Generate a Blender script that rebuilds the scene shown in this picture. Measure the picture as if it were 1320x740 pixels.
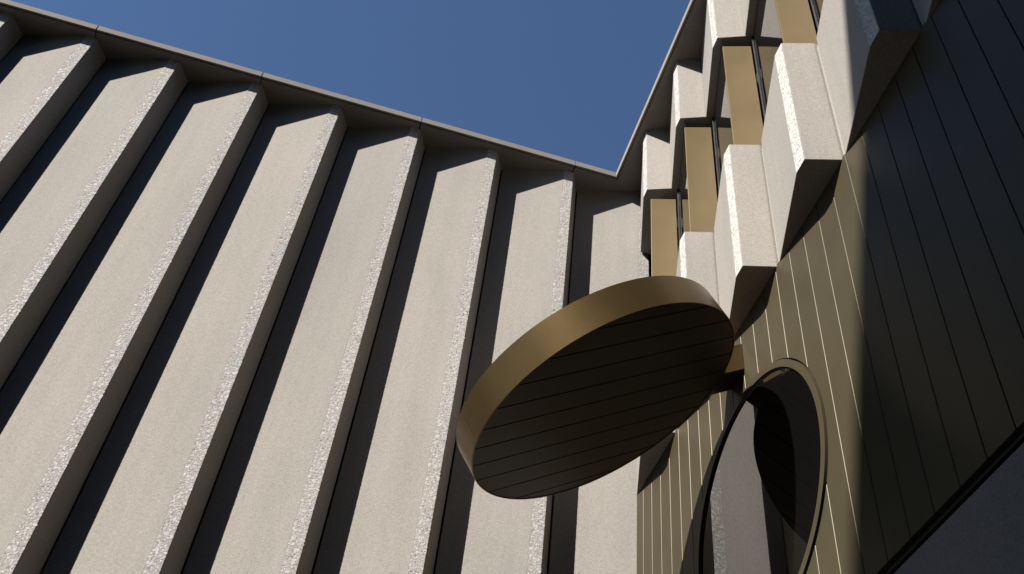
import bpy, bmesh, math, random
from mathutils import Matrix, Vector

for o in list(bpy.data.objects):
    bpy.data.objects.remove(o)
scene = bpy.context.scene
COL = scene.collection
S = 0.9            # metres per facade bay
Z0 = 12.65         # bays from the pavement up to the top of the coping

def W(x, y, z):
    return Vector((x * S, y * S, (z + Z0) * S))

# ------------------------------------------------------------------ camera
cam_d = bpy.data.cameras.new('camera')
cam = bpy.data.objects.new('camera', cam_d)
COL.objects.link(cam)
Rc = Matrix(((0.9597168, -0.26569089, 0.09138939),
             (-0.25678163, -0.69737689, 0.6691253),
             (-0.11404764, -0.66563791, -0.73750885)))
cam.matrix_world = Matrix.Translation(W(-2.40798684, -7.45719606, -10.86988028)) @ Rc.transposed().to_4x4()
cam_d.sensor_width = 36.0
cam_d.lens = 1344.837 / 1320.0 * 36.0
cam_d.clip_start = 0.05
cam_d.clip_end = 3000.0
scene.camera = cam

# ------------------------------------------------------------------ light
SUN = Vector((1.93, 1.0, -1.75)).normalized()      # direction the light travels
elev = math.asin(-SUN.z)
world = bpy.data.worlds.new('World')
scene.world = world
world.use_nodes = True
wn = world.node_tree
sky = wn.nodes.new('ShaderNodeTexSky')
sky.sky_type = 'NISHITA'
sky.sun_disc = False
sky.sun_elevation = elev
sky.sun_rotation = math.atan2(-SUN.x, -SUN.y)
sky.altitude = 600.0
sky.air_density = 1.0
sky.dust_density = 0.0
sky.ozone_density = 5.0
bg = wn.nodes['Background']
bg.inputs['Strength'].default_value = 0.05
wn.links.new(sky.outputs['Color'], bg.inputs['Color'])

sd = bpy.data.lights.new('sun', 'SUN')
sd.energy = 5.0
sd.angle = math.radians(0.55)
sd.color = (1.0, 0.95, 0.88)
sun = bpy.data.objects.new('sun', sd)
COL.objects.link(sun)
sun.rotation_euler = SUN.to_track_quat('-Z', 'Y').to_euler()
sun.location = W(-10, -10, 5)

vs = scene.view_settings
vs.view_transform = 'Standard'
vs.look = 'None'
vs.gamma = 1.0
vs.use_curve_mapping = False
vs.exposure = 1.42
scene.cycles.diffuse_bounces = 1
scene.cycles.glossy_bounces = 4
scene.cycles.max_bounces = 6

# ------------------------------------------------------------------ materials
def new_mat(name):
    m = bpy.data.materials.new(name)
    m.use_nodes = True
    nt = m.node_tree
    return m, nt, nt.nodes['Principled BSDF']

def node(nt, typ, **kw):
    n = nt.nodes.new(typ)
    for k, v in kw.items():
        setattr(n, k, v)
    return n

def coords(nt, use_world=True):
    if use_world:
        g = node(nt, 'ShaderNodeNewGeometry')
        return g.outputs['Position']
    return node(nt, 'ShaderNodeTexCoord').outputs['Object']

def noise(nt, vec, scale, detail=3.0, rough=0.55):
    n = node(nt, 'ShaderNodeTexNoise')
    n.inputs['Scale'].default_value = scale
    n.inputs['Detail'].default_value = detail
    n.inputs['Roughness'].default_value = rough
    nt.links.new(vec, n.inputs['Vector'])
    return n.outputs['Fac']

def ramp(nt, fac, stops):
    r = node(nt, 'ShaderNodeValToRGB')
    el = r.color_ramp.elements
    while len(el) < len(stops):
        el.new(0.5)
    for e, (p, c) in zip(el, stops):
        e.position = p
        e.color = (c[0], c[1], c[2], 1.0) if not isinstance(c, float) else (c, c, c, 1.0)
    nt.links.new(fac, r.inputs['Fac'])
    return r.outputs['Color']

def mul(nt, a, b, fac=1.0):
    m = node(nt, 'ShaderNodeMix', data_type='RGBA', blend_type='MULTIPLY')
    m.inputs['Factor'].default_value = fac
    nt.links.new(a, m.inputs['A'])
    nt.links.new(b, m.inputs['B'])
    return m.outputs['Result']

def bump(nt, bsdf, height, strength, dist):
    b = node(nt, 'ShaderNodeBump')
    b.inputs['Strength'].default_value = strength
    b.inputs['Distance'].default_value = dist
    nt.links.new(height, b.inputs['Height'])
    nt.links.new(b.outputs['Normal'], bsdf.inputs['Normal'])

def concrete(name, base, grain=1.15, speck=0.22):
    m, nt, b = new_mat(name)
    pos = coords(nt)
    col = node(nt, 'ShaderNodeRGB')
    col.outputs[0].default_value = (*base, 1)
    fine = noise(nt, pos, 130.0, 3.0, 0.75)
    mid = noise(nt, pos, 45.0, 3.0, 0.6)
    mp = node(nt, 'ShaderNodeMapping')
    mp.inputs['Scale'].default_value = (1.0, 1.0, 0.35)
    nt.links.new(pos, mp.inputs['Vector'])
    big = noise(nt, mp.outputs['Vector'], 1.3, 4.0, 0.6)
    c = mul(nt, col.outputs[0], ramp(nt, fine, [(0.25, 1 - 0.34 * grain), (0.5, 1.0), (0.75, 1 + 0.28 * grain)]))
    c = mul(nt, c, ramp(nt, mid, [(0.25, 0.91), (0.75, 1.08)]))
    c = mul(nt, c, ramp(nt, big, [(0.28, (0.90, 0.90, 0.91)), (0.5, (1.0, 1.0, 1.0)), (0.72, (1.06, 1.055, 1.04))]))
    oi = node(nt, 'ShaderNodeObjectInfo')
    c = mul(nt, c, ramp(nt, oi.outputs['Random'], [(0.0, (0.95, 0.955, 0.965)), (1.0, (1.04, 1.035, 1.025))]))
    vor = node(nt, 'ShaderNodeTexVoronoi')
    vor.inputs['Scale'].default_value = 75.0
    nt.links.new(pos, vor.inputs['Vector'])
    sp = ramp(nt, vor.outputs['Distance'], [(0.10, speck), (0.20, 0.0)])
    mx = node(nt, 'ShaderNodeMix', data_type='RGBA')
    nt.links.new(sp, mx.inputs['Factor'])
    nt.links.new(c, mx.inputs['A'])
    mx.inputs['B'].default_value = (0.34, 0.325, 0.30, 1)
    v2 = node(nt, 'ShaderNodeTexVoronoi')
    v2.inputs['Scale'].default_value = 48.0
    nt.links.new(pos, v2.inputs['Vector'])
    pit = ramp(nt, v2.outputs['Distance'], [(0.07, 0.62), (0.15, 1.0)])
    c2 = mul(nt, mx.outputs['Result'], pit)
    ms = node(nt, 'ShaderNodeMapping')
    ms.inputs['Scale'].default_value = (9.0, 9.0, 0.25)
    nt.links.new(pos, ms.inputs['Vector'])
    streak = noise(nt, ms.outputs['Vector'], 1.0, 5.0, 0.65)
    c2 = mul(nt, c2, ramp(nt, streak, [(0.3, (0.95, 0.95, 0.955)), (0.55, (1.0, 1.0, 1.0)), (0.75, (1.02, 1.02, 1.015))]))
    nt.links.new(c2, b.inputs['Base Color'])
    b.inputs['Roughness'].default_value = 0.92
    b.inputs['Specular IOR Level'].default_value = 0.2
    bump(nt, b, fine, 0.35 * grain, 0.002)
    return m

M_CONC = concrete('sandblasted_concrete', (0.221, 0.205, 0.185))
M_COPE = concrete('coping_concrete', (0.18, 0.165, 0.148), 0.8, 0.04)
M_PLINTH = concrete('shaded_plinth_concrete', (0.118, 0.108, 0.100), 0.8, 0.05)  # panel concrete again, shade on the plinth put into a darker base colour

m, nt, b = new_mat('exposed_aggregate')
g = node(nt, 'ShaderNodeNewGeometry')
c = ramp(nt, g.outputs['Random Per Island'],
         [(0.0, (0.421, 0.411, 0.393)), (0.16, (0.298, 0.289, 0.276)), (0.30, (0.449, 0.440, 0.421)), (0.44, (0.364, 0.340, 0.304)),
          (0.54, (0.402, 0.393, 0.379)), (0.68, (0.477, 0.468, 0.449)), (0.78, (0.234, 0.229, 0.220)), (0.84, (0.346, 0.280, 0.220)),
          (0.88, (0.421, 0.411, 0.393)), (0.97, (0.328, 0.206, 0.154)), (0.982, (0.167, 0.167, 0.173))])
for n in nt.nodes:
    if n.bl_idname == 'ShaderNodeValToRGB':
        n.color_ramp.interpolation = 'CONSTANT'
fine = noise(nt, g.outputs['Position'], 260.0, 3.0, 0.6)
c = mul(nt, c, ramp(nt, fine, [(0.2, 0.8), (0.8, 1.12)]))
nt.links.new(c, b.inputs['Base Color'])
b.inputs['Roughness'].default_value = 0.6
b.inputs['Specular IOR Level'].default_value = 0.35
bump(nt, b, fine, 0.12, 0.001)
M_AGG = m
M_MATRIX = concrete('aggregate_matrix', (0.33, 0.32, 0.30), 0.8, 0.3)

def bronze(name, base, rough, metal, spec):
    m, nt, b = new_mat(name)
    pos = coords(nt)
    col = node(nt, 'ShaderNodeRGB')
    col.outputs[0].default_value = (*base, 1)
    n1 = noise(nt, pos, 2.2, 4.0, 0.6)
    n2 = noise(nt, pos, 24.0, 3.0, 0.6)
    oi = node(nt, 'ShaderNodeObjectInfo')
    c = mul(nt, col.outputs[0], ramp(nt, n1, [(0.3, 0.92), (0.7, 1.07)]))
    c = mul(nt, c, ramp(nt, oi.outputs['Random'], [(0.0, 0.94), (1.0, 1.05)]))
    nt.links.new(c, b.inputs['Base Color'])
    b.inputs['Metallic'].default_value = metal
    rr = ramp(nt, n2, [(0.3, rough - 0.008), (0.7, rough + 0.008)])
    nt.links.new(rr, b.inputs['Roughness'])
    b.inputs['Specular IOR Level'].default_value = spec
    return m

M_BRONZE = bronze('bronze_cladding', (0.052, 0.0435, 0.0265), 0.42, 0.2, 0.08)
M_FIN = bronze('gold_bronze_fin', (0.112, 0.083, 0.042), 0.45, 0.2, 0.10)
M_RIM = bronze('bronze_rim', (0.108, 0.071, 0.029), 0.35, 0.75, 0.2)

def plain(name, base, rough=0.6, metal=0.0, ior=1.45, var=0.15):
    m, nt, b = new_mat(name)
    pos = coords(nt)
    col = node(nt, 'ShaderNodeRGB')
    col.outputs[0].default_value = (*base, 1)
    c = mul(nt, col.outputs[0], ramp(nt, noise(nt, pos, 9.0, 4.0), [(0.25, 1 - var), (0.75, 1 + var)]))
    nt.links.new(c, b.inputs['Base Color'])
    b.inputs['Roughness'].default_value = rough
    b.inputs['Metallic'].default_value = metal
    b.inputs['IOR'].default_value = ior
    return m

M_BLACK = plain('black_gap', (0.012, 0.011, 0.010), 0.8)
M_FRAME = plain('dark_window_frame', (0.05, 0.047, 0.045), 0.4, 0.5)
M_GASKET = plain('black_gasket', (0.010, 0.010, 0.010), 0.45)
M_RENDER = plain('grey_render_wall', (0.05, 0.048, 0.046), 0.9)
M_ROOF = plain('roof_membrane', (0.12, 0.12, 0.12), 0.9)

def glass(name, tint, ior, wav):
    m, nt, b = new_mat(name)
    b.inputs['Base Color'].default_value = (*tint, 1)
    b.inputs['IOR'].default_value = ior
    b.inputs['Specular IOR Level'].default_value = 0.5
    pos = coords(nt)
    n1 = noise(nt, pos, 30.0, 4.0, 0.7)
    nt.links.new(ramp(nt, n1, [(0.35, 0.0), (0.8, 0.03)]), b.inputs['Roughness'])
    n2 = noise(nt, pos, 2.5, 1.0)
    bump(nt, b, n2, wav, 0.01)
    return m

M_GLASS = glass('round_window_glass', (0.003, 0.003, 0.003), 2.6, 0.008)
M_PANE = glass('coated_band_glass', (0.006, 0.006, 0.007), 3.2, 0.0)

m, nt, b = new_mat('paving')
pos = coords(nt)
br = node(nt, 'ShaderNodeTexBrick')
br.inputs['Scale'].default_value = 1.0
br.inputs['Brick Width'].default_value = 0.6
br.inputs['Row Height'].default_value = 0.3
br.inputs['Mortar Size'].default_value = 0.006
br.inputs['Color1'].default_value = (0.045, 0.044, 0.042, 1)
br.inputs['Color2'].default_value = (0.06, 0.058, 0.056, 1)
br.inputs['Mortar'].default_value = (0.07, 0.07, 0.07, 1)
nt.links.new(pos, br.inputs['Vector'])
nt.links.new(mul(nt, br.outputs['Color'], ramp(nt, noise(nt, pos, 3.0, 5.0), [(0.3, 0.8), (0.7, 1.15)])), b.inputs['Base Color'])
b.inputs['Roughness'].default_value = 0.85
M_PAVE = m

# ------------------------------------------------------------------ mesh helpers
def link(name, me, mat, parent=None):
    o = bpy.data.objects.new(name, me)
    if mat is not None and not me.materials:
        me.materials.append(mat)
    COL.objects.link(o)
    if parent is not None:
        o.parent = parent
    return o

def from_bm(name, bm, mat, parent=None, bevel=0.0, segs=2):
    bmesh.ops.recalc_face_normals(bm, faces=bm.faces[:])
    if bevel > 0:
        ed = [e for e in bm.edges if len(e.link_faces) == 2 and e.calc_face_angle(0) > 0.2]
        bmesh.ops.bevel(bm, geom=ed, offset=bevel, segments=segs, profile=0.5, affect='EDGES', clamp_overlap=True)
    me = bpy.data.meshes.new(name)
    bm.to_mesh(me)
    bm.free()
    return link(name, me, mat, parent)

def prism_bm(poly, z0, z1):
    """Vertical prism over a plan polygon, in bay units."""
    bm = bmesh.new()
    lo = [bm.verts.new(W(x, y, z0)) for x, y in poly]
    hi = [bm.verts.new(W(x, y, z1)) for x, y in poly]
    n = len(poly)
    bm.faces.new(lo)
    bm.faces.new(hi)
    for i in range(n):
        bm.faces.new((lo[i], lo[(i + 1) % n], hi[(i + 1) % n], hi[i]))
    return bm

def prism(name, poly, z0, z1, mat, parent, bevel=0.0, segs=2):
    return from_bm(name, prism_bm(poly, z0, z1), mat, parent, bevel, segs)

def box(name, x0, x1, y0, y1, z0, z1, mat, parent, bevel=0.0):
    return prism(name, [(x0, y0), (x1, y0), (x1, y1), (x0, y1)], z0, z1, mat, parent, bevel)

def sweep_bm(prof, p0, p1, place):
    """Sweep a closed profile from p0 to p1; place(t, a, b) gives the point."""
    bm = bmesh.new()
    r0 = [bm.verts.new(place(p0, a, c)) for a, c in prof]
    r1 = [bm.verts.new(place(p1, a, c)) for a, c in prof]
    n = len(prof)
    bm.faces.new(r0)
    bm.faces.new(r1)
    for i in range(n):
        bm.faces.new((r0[i], r0[(i + 1) % n], r1[(i + 1) % n], r1[i]))
    return bm

def thing(name, label, cat, loc):
    o = bpy.data.objects.new(name, None)
    o.location = (0, 0, 0)
    o.empty_display_size = 0.3
    COL.objects.link(o)
    o['label'] = label
    o['category'] = cat
    return o

# pebbles of an aggregate strip: local x across the strip (0..w), local y out of the wall, local z up
def pebble_mesh(w, h, seed):
    rnd = random.Random(seed)
    vs_, fs = [], []
    cell = 0.0172
    nz, nx = int(h / cell), int(round(w / cell))
    vs_ += [(0, 0, 0), (w, 0, 0), (w, 0, h), (0, 0, h)]
    fs.append((0, 1, 2, 3))
    k = 7
    for j in range(nz):
        for i in range(nx):
            q = rnd.random()
            many = 1 if q > 0.28 else 2
            for rep in range(many):
                cx = (i + 0.5 + rnd.uniform(-0.75, 0.75)) * w / nx
                cz = (j + 0.5 + rnd.uniform(-0.75, 0.75)) * cell
                if many == 2:
                    r = cell * rnd.uniform(0.22, 0.40)
                else:
                    r = cell * (rnd.uniform(0.45, 0.70) if q < 0.88 else rnd.uniform(0.72, 1.05))
                cx = min(max(cx, r * 0.55), w - r * 0.55)
                cz = min(max(cz, r), h - r)
                el = rnd.uniform(0.62, 1.0)
                rot = rnd.uniform(0, math.pi)
                pop = rnd.uniform(0.0003, 0.0013)
                base = len(vs_)
                rr_ = [rnd.uniform(0.80, 1.14) for a in range(k)]
                tx, tz = rnd.uniform(-0.02, 0.02), rnd.uniform(-0.02, 0.02)
                for ring, (f, yy) in enumerate(((1.0, -0.0006), (0.86, pop))):
                    for a in range(k):
                        th = 2 * math.pi * a / k
                        rr = r * f * rr_[a]
                        ux, uz = rr * math.cos(th), rr * el * math.sin(th)
                        px, pz = ux * math.cos(rot) - uz * math.sin(rot), ux * math.sin(rot) + uz * math.cos(rot)
                        vs_.append((cx + px, yy + (px * tx + pz * tz if ring else 0.0), cz + pz))
                vs_.append((cx, pop * 1.12, cz))
                for a in range(k):
                    a2 = (a + 1) % k
                    fs.append((base + a, base + a2, base + k + a2, base + k + a))
                    fs.append((base + k + a, base + k + a2, base + 2 * k))
    me = bpy.data.meshes.new('aggregate_strip')
    me.from_pydata(vs_, [], fs)
    bm = bmesh.new()
    bm.from_mesh(me)
    bmesh.ops.recalc_face_normals(bm, faces=bm.faces[:])
    for f in bm.faces:
        if f.normal.y < -0.2:
            f.normal_flip()
    bm.to_mesh(me)
    bm.free()
    me.materials.append(M_AGG)
    me.materials.append(M_MATRIX)
    me.polygons[0].material_index = 1
    return me

# ------------------------------------------------------------------ setting: pavement
me = bpy.data.meshes.new('pavement')
e = 900.0
me.from_pydata([(-e, -e, 0), (e, -e, 0), (e, e, 0), (-e, e, 0)], [], [(0, 1, 2, 3)])
gr = link('pavement', me, M_PAVE)
gr['kind'] = 'structure'

# coping profile: (depth behind the front edge, height)
COPE = [(0, 0), (0, -0.088), (0.004, -0.094), (0.020, -0.094), (0.020, -0.080), (0.034, -0.080), (0.034, -0.1),
        (0.62, -0.1), (0.62, 0.035), (0.03, 0.006), (0.006, 0.006)]

# ------------------------------------------------------------------ left building
GROUND = -Z0
lb = thing('concrete_building', 'pale concrete building at left with tall saw-tooth vertical ribs under a thin roof coping', 'building', (0, 0, 0))
box('wall', -11.2, 0.50, 0.43, 7.0, GROUND, -0.09, M_BLACK, lb)
prism('roof', [(-11.2, 0.6), (0.6, 0.6), (0.6, 7.0), (-11.2, 7.0)], -0.09, -0.02, M_ROOF, lb)
box('coping_backing', -11.2, 0.55, 0.06, 0.55, -0.09, -0.012, M_BLACK, lb)
STRIP_W = 0.125
left_strips = [pebble_mesh((STRIP_W - 0.008) * S, 9.6 * S, sd_) for sd_ in (3, 11, 29)]
jit = random.Random(41)
for i in range(-1, 10):
    A, Cx, Bx, Dx = -(0.525 + i), -(0.65 + i), -(0.412 + i), -(1.396 + i)
    dj = jit.uniform(-0.0025, 0.0025)
    poly = [(A, 0.118 + dj), (Bx, 0.368), (Bx, 0.45), (Dx, 0.45), (Dx, 0.368), (Cx, 0.118 + dj)]
    pn = prism('facade_panel', poly, GROUND, -0.095, M_CONC, lb, 0.004)
    st = link('aggregate_strip', left_strips[i % 3], None, pn)
    st['kind'] = 'stuff'
    p0 = W(A - 0.004, 0.118 + dj, -9.7)
    # local x -> -X, local y (out) -> -Y, local z -> Z
    st.matrix_world = Matrix.Translation(p0 + Vector((0, -0.001, 0))) @ Matrix(((-1, 0, 0, 0), (0, -1, 0, 0), (0, 0, 1, 0), (0, 0, 0, 1)))
for k in range(-1, 6):
    xa = -(0.54 + 2 * k) - 0.008 if k >= 0 else -0.004
    xb = -(0.54 + 2 * (k + 1)) + 0.008
    if k == -1:
        # corner piece, mitred against the other building's coping
        bm = bmesh.new()
        r0 = [bm.verts.new(W(a - 0.003, a, c)) for a, c in COPE]
        r1 = [bm.verts.new(W(xb, a, c)) for a, c in COPE]
        n = len(COPE)
        bm.faces.new(r0)
        bm.faces.new(r1)
        for q in range(n):
            bm.faces.new((r0[q], r0[(q + 1) % n], r1[(q + 1) % n], r1[q]))
    else:
        bm = sweep_bm(COPE, xa, xb, lambda t, a, c: W(t, a, c))
    from_bm('coping_segment', bm, M_COPE, lb)

# ------------------------------------------------------------------ right building
rb = thing('metal_clad_building', 'bronze plank clad building at right with two tiers of concrete teeth and a round window', 'building', (0, 0, 0))
YEND = -9.2
box('wall', 0.56, 8.0, YEND, 0.425, GROUND, -0.09, M_BLACK, rb)
Q = 0.272                      # front of the planks
ZB, ZT, ZU = -4.991, -3.43, -1.305
PL0, PL1 = -7.85, ZB + 0.02     # plank foot and head
WY, WZ, WR = -2.324, -6.622, 0.978

up_strips = [pebble_mesh((0.125 - 0.006) * S, (-0.1 - ZU) * S, s_) for s_ in (5, 17)]
lo_strips = [pebble_mesh((0.123 - 0.006) * S, (ZT - ZB) * S, s_) for s_ in (7, 23)]
def side_strip(me, x, y, z, parent):
    st = link('aggregate_strip', me, None, parent)
    st['kind'] = 'stuff'
    # local x -> +Y, local y (out) -> -X, local z -> Z
    st.matrix_world = Matrix.Translation(W(x, y, z) + Vector((-0.001, 0, 0))) @ Matrix(((0, -1, 0, 0), (1, 0, 0, 0), (0, 0, 1, 0), (0, 0, 0, 1)))

for k in range(1, 10):
    yA = -(k - 0.212)
    yC, yB, yD = yA + 0.125, yA - 0.105, yA + 0.893
    pn = prism('upper_facade_panel', [(0.118, yA), (0.368, yB), (0.70, yB), (0.70, yD), (0.368, yD), (0.118, yC)], ZU, -0.095, M_CONC, rb, 0.004)
    side_strip(up_strips[k % 2], 0.118, yA + 0.003, ZU, pn)
    yA = -(k - 0.06)
    yC, yB, yD = yA + 0.123, yA - 0.076, yA + 0.882
    pn = prism('lower_facade_panel', [(0.039, yA), (Q, yB), (0.40, yB), (0.40, yD), (Q, yD), (0.039, yC)], ZB, ZT, M_CONC, rb, 0.004)
    side_strip(lo_strips[k % 2], 0.039, yA + 0.003, ZB, pn)
    # gold fin in the window band, in line with the return of the tooth above
    yA = -(k - 0.212)
    ax, ay, bx_ = 0.152, yA - 0.022, 0.412
    by_ = ay - 0.335 * (bx_ - ax)
    L = math.hypot(bx_ - ax, by_ - ay)
    nx_, ny_ = (ay - by_) / L, (bx_ - ax) / L         # away from the camera
    t_ = 0.030
    def along(f, d):
        return (ax + (bx_ - ax) * f + nx_ * d, ay + (by_ - ay) * f + ny_ * d)
    prism('fin_panel', [along(0, 0), along(1, 0), along(1, t_), along(0, t_)], ZT - 0.2, -1.49, M_FIN, rb, 0.003)
    prism('slot_shade_panel', [along(0.30, 0.22), along(1.10, 0.22), along(1.10, 0.25), along(0.30, 0.25)], -1.75, ZU + 0.02, M_BLACK, rb)  # black panel added so the slot above the fin reads as shade
    # pane of the next tooth towards the camera: from this fin's deep end out to the next fin's front edge
    p1 = along(1.13, 0.0)
    p0 = (ax + 0.010 + nx_ * t_, ay - 1.0 + ny_ * t_ + 0.004)
    dx_, dy_ = p1[0] - p0[0], p1[1] - p0[1]
    L2 = math.hypot(dx_, dy_)
    ox, oy = dy_ / L2, -dx_ / L2                      # into the building
    q1 = (p1[0] + dx_ * 0.06, p1[1] + dy_ * 0.06)
    prism('window_pane', [p0, q1, (q1[0] + ox * 0.012, q1[1] + oy * 0.012), (p0[0] + ox * 0.012, p0[1] + oy * 0.012)], ZT - 0.2, ZU + 0.01, M_PANE, rb)
    box('window_mullion', p1[0] - 0.016, p1[0] - 0.002, p1[1] - 0.004, p1[1] + 0.010, ZT - 0.2, ZU + 0.01, M_FRAME, rb, 0.002)
box('joint_backing', Q + 0.018, 0.41, YEND, -0.07, ZB + 0.03, ZT - 0.05, M_CONC, rb)
box('window_sill', 0.42, 0.50, YEND, 0.05, ZT - 0.3, ZT - 0.2, M_FRAME, rb)

for (ya, yb) in ((0.0, -2.79), (-2.798, -4.79), (-4.798, -6.79), (-6.798, -9.2)):
    bm = bmesh.new()
    off = 0.003
    r0 = [bm.verts.new(W(a, (a + off if ya == 0.0 else ya), c)) for a, c in COPE]
    r1 = [bm.verts.new(W(a, yb, c)) for a, c in COPE]
    n = len(COPE)
    bm.faces.new(r0)
    bm.faces.new(r1)
    for q in range(n):
        bm.faces.new((r0[q], r0[(q + 1) % n], r1[(q + 1) % n], r1[q]))
    from_bm('coping_segment', bm, M_COPE, rb)
prism('roof', [(0.62, YEND), (8.0, YEND), (8.0, 0.6), (0.62, 0.6)], -0.088, -0.02, M_ROOF, rb)

# plank cladding, cut round the window
def arc(y, r):
    d2 = r * r - (y - WY) ** 2
    return math.sqrt(d2) if d2 > 0 else 0.0

def cut_sheet(name, y0, y1, z0, z1, x, depth, r, mat, parent, chamfer=0.0):
    """Vertical board in the plane x, y0<y1, with the window circle cut out; the y0 edge is chamfered."""
    ys = [y0 + (y1 - y0) * i / 10 for i in range(11)]
    if y1 - y0 > 1:
        ys = [y0 + (y1 - y0) * i / 120 for i in range(121)]
    for yy in (WY - r, WY + r):
        if y0 < yy < y1:
            ys.append(yy)
    ys = sorted(ys)
    hit = any(arc(y, r) > 1e-6 for y in ys)
    bm = bmesh.new()
    def col(y, xx):
        h = arc(y, r)
        return [bm.verts.new(W(xx, y, z)) for z in (z0, max(WZ - h, z0 + 0.002), WZ + h, z1)]
    if not hit:
        ys = [y0, y1]
    def piece(lo_i, hi_i, sub):
        nonlocal bm
        cols = []
        for y in sub:
            h = arc(y, r)
            zl = z0 if lo_i == 0 else WZ + h
            zh = max(WZ - h, z0 + 0.003) if hi_i == 1 else z1
            cols.append((bm.verts.new(W(x, y, zl)), bm.verts.new(W(x, y, zh)), bm.verts.new(W(x + depth, y, zl)), bm.verts.new(W(x + depth, y, zh))))
        for a, c in zip(cols, cols[1:]):
            bm.faces.new((a[0], c[0], c[1], a[1]))
            bm.faces.new((a[2], a[3], c[3], c[2]))
            bm.faces.new((a[0], a[2], c[2], c[0]))
            bm.faces.new((a[1], c[1], c[3], a[3]))
        a, c = cols[0], cols[-1]
        bm.faces.new((a[0], a[1], a[3], a[2]))
        bm.faces.new((c[0], c[2], c[3], c[1]))
        if chamfer > 0 and abs(sub[0] - y0) < 1e-9:
            ed = [e for e in bm.edges if {a[0], a[1]} == set(e.verts)]
            bmesh.ops.bevel(bm, geom=ed, offset=chamfer * S, segments=1, affect='EDGES', clamp_overlap=True)
    if not hit:
        piece(0, 3, ys)
        return [from_bm(name, bm, mat, parent)]
    ins = [y for y in ys if abs(y - WY) <= r + 1e-9]
    out = []
    full = [y for y in ys if abs(y - WY) >= r - 1e-9]
    if chamfer > 0 and len(full) < 2:
        piece(0, 1, ins)
        low = from_bm(name, bm, mat, parent)
        bm = bmesh.new()
        piece(2, 3, ins)
        return [low, from_bm(name, bm, mat, parent)]
    piece(0, 1, ins)
    piece(2, 3, ins)
    if len(full) >= 2:
        lo_side = [y for y in full if y <= WY]
        hi_side = [y for y in full if y >= WY]
        for sd_ in (lo_side, hi_side):
            if len(sd_) >= 2:
                piece(0, 3, [sd_[0], sd_[-1]])
    bmesh.ops.remove_doubles(bm, verts=bm.verts[:], dist=1e-5)
    return [from_bm(name, bm, mat, parent)]

PITCH = 0.2125
GAP = 0.0075
seam0 = -3.418
y = seam0 + PITCH * 16
ylist = []
while y > YEND:
    ylist.append(y)
    y -= PITCH
edges = [-0.060] + [y for y in ylist if y < -0.10]
for a, c in zip(edges, edges[1:]):
    cut_sheet('cladding_plank', c + GAP / 2, a - GAP / 2, PL0, PL1, Q, 0.028, WR + 0.012, M_BRONZE, rb, 0.0030)
cut_sheet('backing_sheet', YEND, -0.061, PL0 - 0.02, PL1, Q + 0.034, 0.02, WR - 0.01, M_BLACK, rb)
# plinth below the cladding
box('plinth', Q - 0.004, 0.55, YEND, -0.061, GROUND, PL0 - 0.085, M_PLINTH, rb, 0.004)

# round window: ring frame, gasket, pane
def ring(name, r0, r1, x0, x1, mat, parent, seg=160):
    bm = bmesh.new()
    rows = []
    for (r, x) in ((r0, x0), (r1, x0), (r1, x0), (r1, x1), (r1, x1), (r0, x1), (r0, x1), (r0, x0)):
        rows.append([bm.verts.new(W(x, WY + r * math.cos(2 * math.pi * i / seg), WZ + r * math.sin(2 * math.pi * i / seg))) for i in range(seg)])
    for a in (0, 2, 4, 6):
        for i in range(seg):
            j = (i + 1) % seg
            f = bm.faces.new((rows[a][i], rows[a][j], rows[a + 1][j], rows[a + 1][i]))
            f.smooth = True
    me = bpy.data.meshes.new(name)
    bm.to_mesh(me)
    bm.free()
    return link(name, me, mat, parent)

rw = ring('round_window', WR - 0.052, WR, Q - 0.014, Q + 0.02, M_BRONZE, rb)
rw['label'] = 'round window with a slim bronze ring frame and dark reflective glass'
ring('gasket', WR - 0.060, WR - 0.050, Q - 0.006, Q + 0.06, M_GASKET, rw)
bm = bmesh.new()
cs = [bm.verts.new(W(Q + 0.004, WY + (WR - 0.052) * math.cos(2 * math.pi * i / 96), WZ + (WR - 0.052) * math.sin(2 * math.pi * i / 96))) for i in range(96)]
cs2 = [bm.verts.new(v.co + Vector((0.02, 0, 0))) for v in cs]
bm.faces.new(cs)
bm.faces.new(list(reversed(cs2)))
for i in range(96):
    bm.faces.new((cs[i], cs[(i + 1) % 96], cs2[(i + 1) % 96], cs2[i]))
from_bm('pane', bm, M_GLASS, rw)

# ------------------------------------------------------------------ round canopy
cn = thing('round_canopy', 'tilted round bronze canopy disc with dark plank underside projecting over the round window', 'canopy', (0, 0, 0))
CC = Vector((-0.762, -2.324, -6.121))
CR, CH = 1.019, 0.245
U = Vector((0.84, 0, 0.542)).normalized()
V = Vector((0, 1, 0))
N = Vector((0.542, 0, -0.84)).normalized()
def CP(u, v, n):
    p = CC + U * u + V * v + N * n
    return W(*p)

def rim_half(a0, a1):
    bm = bmesh.new()
    seg = 90
    prof = [(CR - 0.004, 0.0), (CR, -0.004), (CR, -0.004), (CR, -CH), (CR, -CH), (CR - 0.009, -CH), (CR - 0.009, -CH), (CR - 0.009, 0.0), (CR - 0.009, 0.0), (CR - 0.004, 0.0)]
    rows = [[bm.verts.new(CP(r * math.cos(a0 + (a1 - a0) * i / seg), r * math.sin(a0 + (a1 - a0) * i / seg), n)) for i in range(seg + 1)] for r, n in prof]
    for a in range(0, len(prof), 2):
        for i in range(seg):
            f = bm.faces.new((rows[a][i], rows[a][i + 1], rows[a + 1][i + 1], rows[a + 1][i]))
            f.smooth = True
    bmesh.ops.recalc_face_normals(bm, faces=bm.faces[:])
    me = bpy.data.meshes.new('rim_segment')
    bm.to_mesh(me)
    bm.free()
    return link('rim_segment', me, M_RIM, cn)
rim_half(0.002, math.pi - 0.002)
rim_half(math.pi + 0.002, 2 * math.pi - 0.002)

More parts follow.
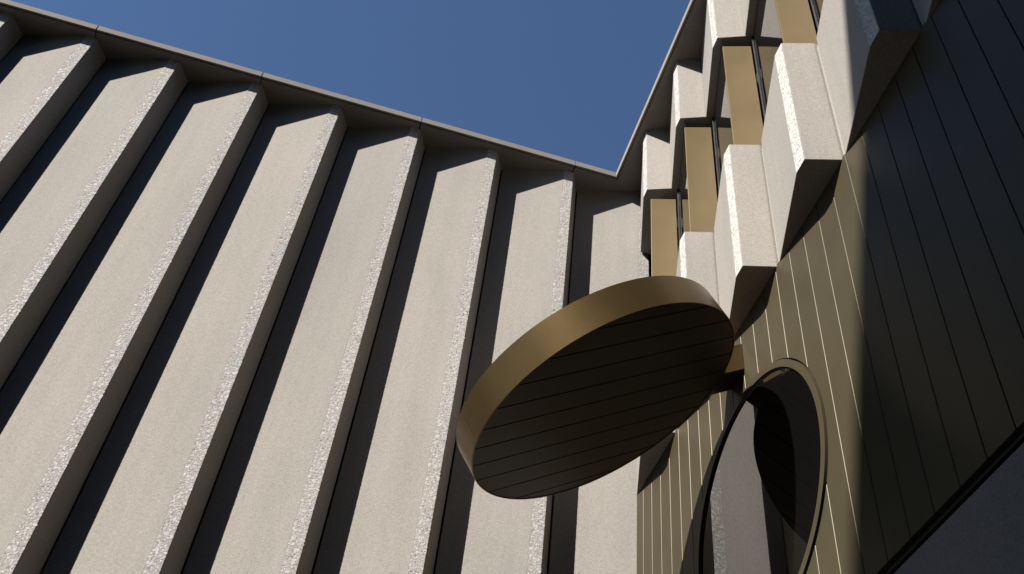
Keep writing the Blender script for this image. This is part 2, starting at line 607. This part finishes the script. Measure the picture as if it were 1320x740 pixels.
def disc(name, r, n0, n1, mat):
    bm = bmesh.new()
    a = [bm.verts.new(CP(r * math.cos(2 * math.pi * i / 128), r * math.sin(2 * math.pi * i / 128), n0)) for i in range(128)]
    c = [bm.verts.new(CP(r * math.cos(2 * math.pi * i / 128), r * math.sin(2 * math.pi * i / 128), n1)) for i in range(128)]
    bm.faces.new(a)
    bm.faces.new(c)
    for i in range(128):
        j = (i + 1) % 128
        bm.faces.new((a[i], a[j], c[j], c[i]))
    return from_bm(name, bm, mat, cn)
disc('backing_disc', CR - 0.012, -0.06, -0.035, M_BLACK)
disc('top_cover', CR - 0.011, -CH + 0.03, -CH + 0.004, M_RIM)
r_in = CR - 0.012
for j in range(-6, 6):
    v0, v1 = 0.1 + 0.2013 * j + 0.006, 0.1 + 0.2013 * (j + 1) - 0.006
    v0, v1 = max(v0, -r_in + 0.01), min(v1, r_in - 0.01)
    if v1 - v0 < 0.02:
        continue
    bm = bmesh.new()
    pts = []
    for i in range(9):
        v = v0 + (v1 - v0) * i / 8
        pts.append((math.sqrt(r_in ** 2 - v * v), v))
    poly = pts + [(-u, v) for u, v in reversed(pts)]
    a = [bm.verts.new(CP(u, v, -0.005)) for u, v in poly]
    c = [bm.verts.new(CP(u, v, -0.025)) for u, v in poly]
    bm.faces.new(a)
    bm.faces.new(c)
    for i in range(len(poly)):
        q = (i + 1) % len(poly)
        bm.faces.new((a[i], a[q], c[q], c[i]))
    from_bm('soffit_plank', bm, M_BRONZE, cn)
# bracket arm from the rim to the wall
bm = bmesh.new()
def wall_u(n):      # u where the plane at depth n meets the wall face
    return (Q - 0.001 - CC.x - N.x * n) / U.x
y0, y1 = -2.37 - CC.y, -2.12 - CC.y
v8 = []
for v in (y0, y1):
    v8 += [bm.verts.new(CP(CR - 0.03, v, -0.012)), bm.verts.new(CP(wall_u(-0.012), v, -0.012)), bm.verts.new(CP(wall_u(-CH + 0.012), v, -CH + 0.012)), bm.verts.new(CP(CR - 0.03, v, -CH + 0.012))]
bm.faces.new(v8[:4])
bm.faces.new(list(reversed(v8[4:])))
for i in range(4):
    j = (i + 1) % 4
    bm.faces.new((v8[i], v8[4 + i], v8[4 + j], v8[j]))
from_bm('bracket_arm', bm, M_RIM, cn, 0.003)

# ------------------------------------------------------------------ building across the lane (behind the camera; its roof edge shades the right)
ob = thing('opposite_building', 'grey rendered building across the lane whose roof edge shades the planks at right', 'building', (0, 0, 0))
E0 = Vector((-13.53, -10.92, 6.1))
def OY(x):
    return E0.y + 0.186 * (x - E0.x)
xa, xb = -44.0, 16.0
prism('wall', [(xa, OY(xa)), (xb, OY(xb)), (xb, OY(xb) - 9), (xa, OY(xa) - 9)], GROUND, E0.z, M_RENDER, ob)
for r_ in range(4):
    for c_ in range(12):
        x0 = xa + 2.0 + c_ * 5.0
        z0 = GROUND + 2.0 + r_ * 4.3
        prism('window', [(x0, OY(x0) + 0.03), (x0 + 1.6, OY(x0 + 1.6) + 0.03), (x0 + 1.6, OY(x0 + 1.6) - 0.1), (x0, OY(x0) - 0.1)], z0, z0 + 2.2, M_PANE, ob)
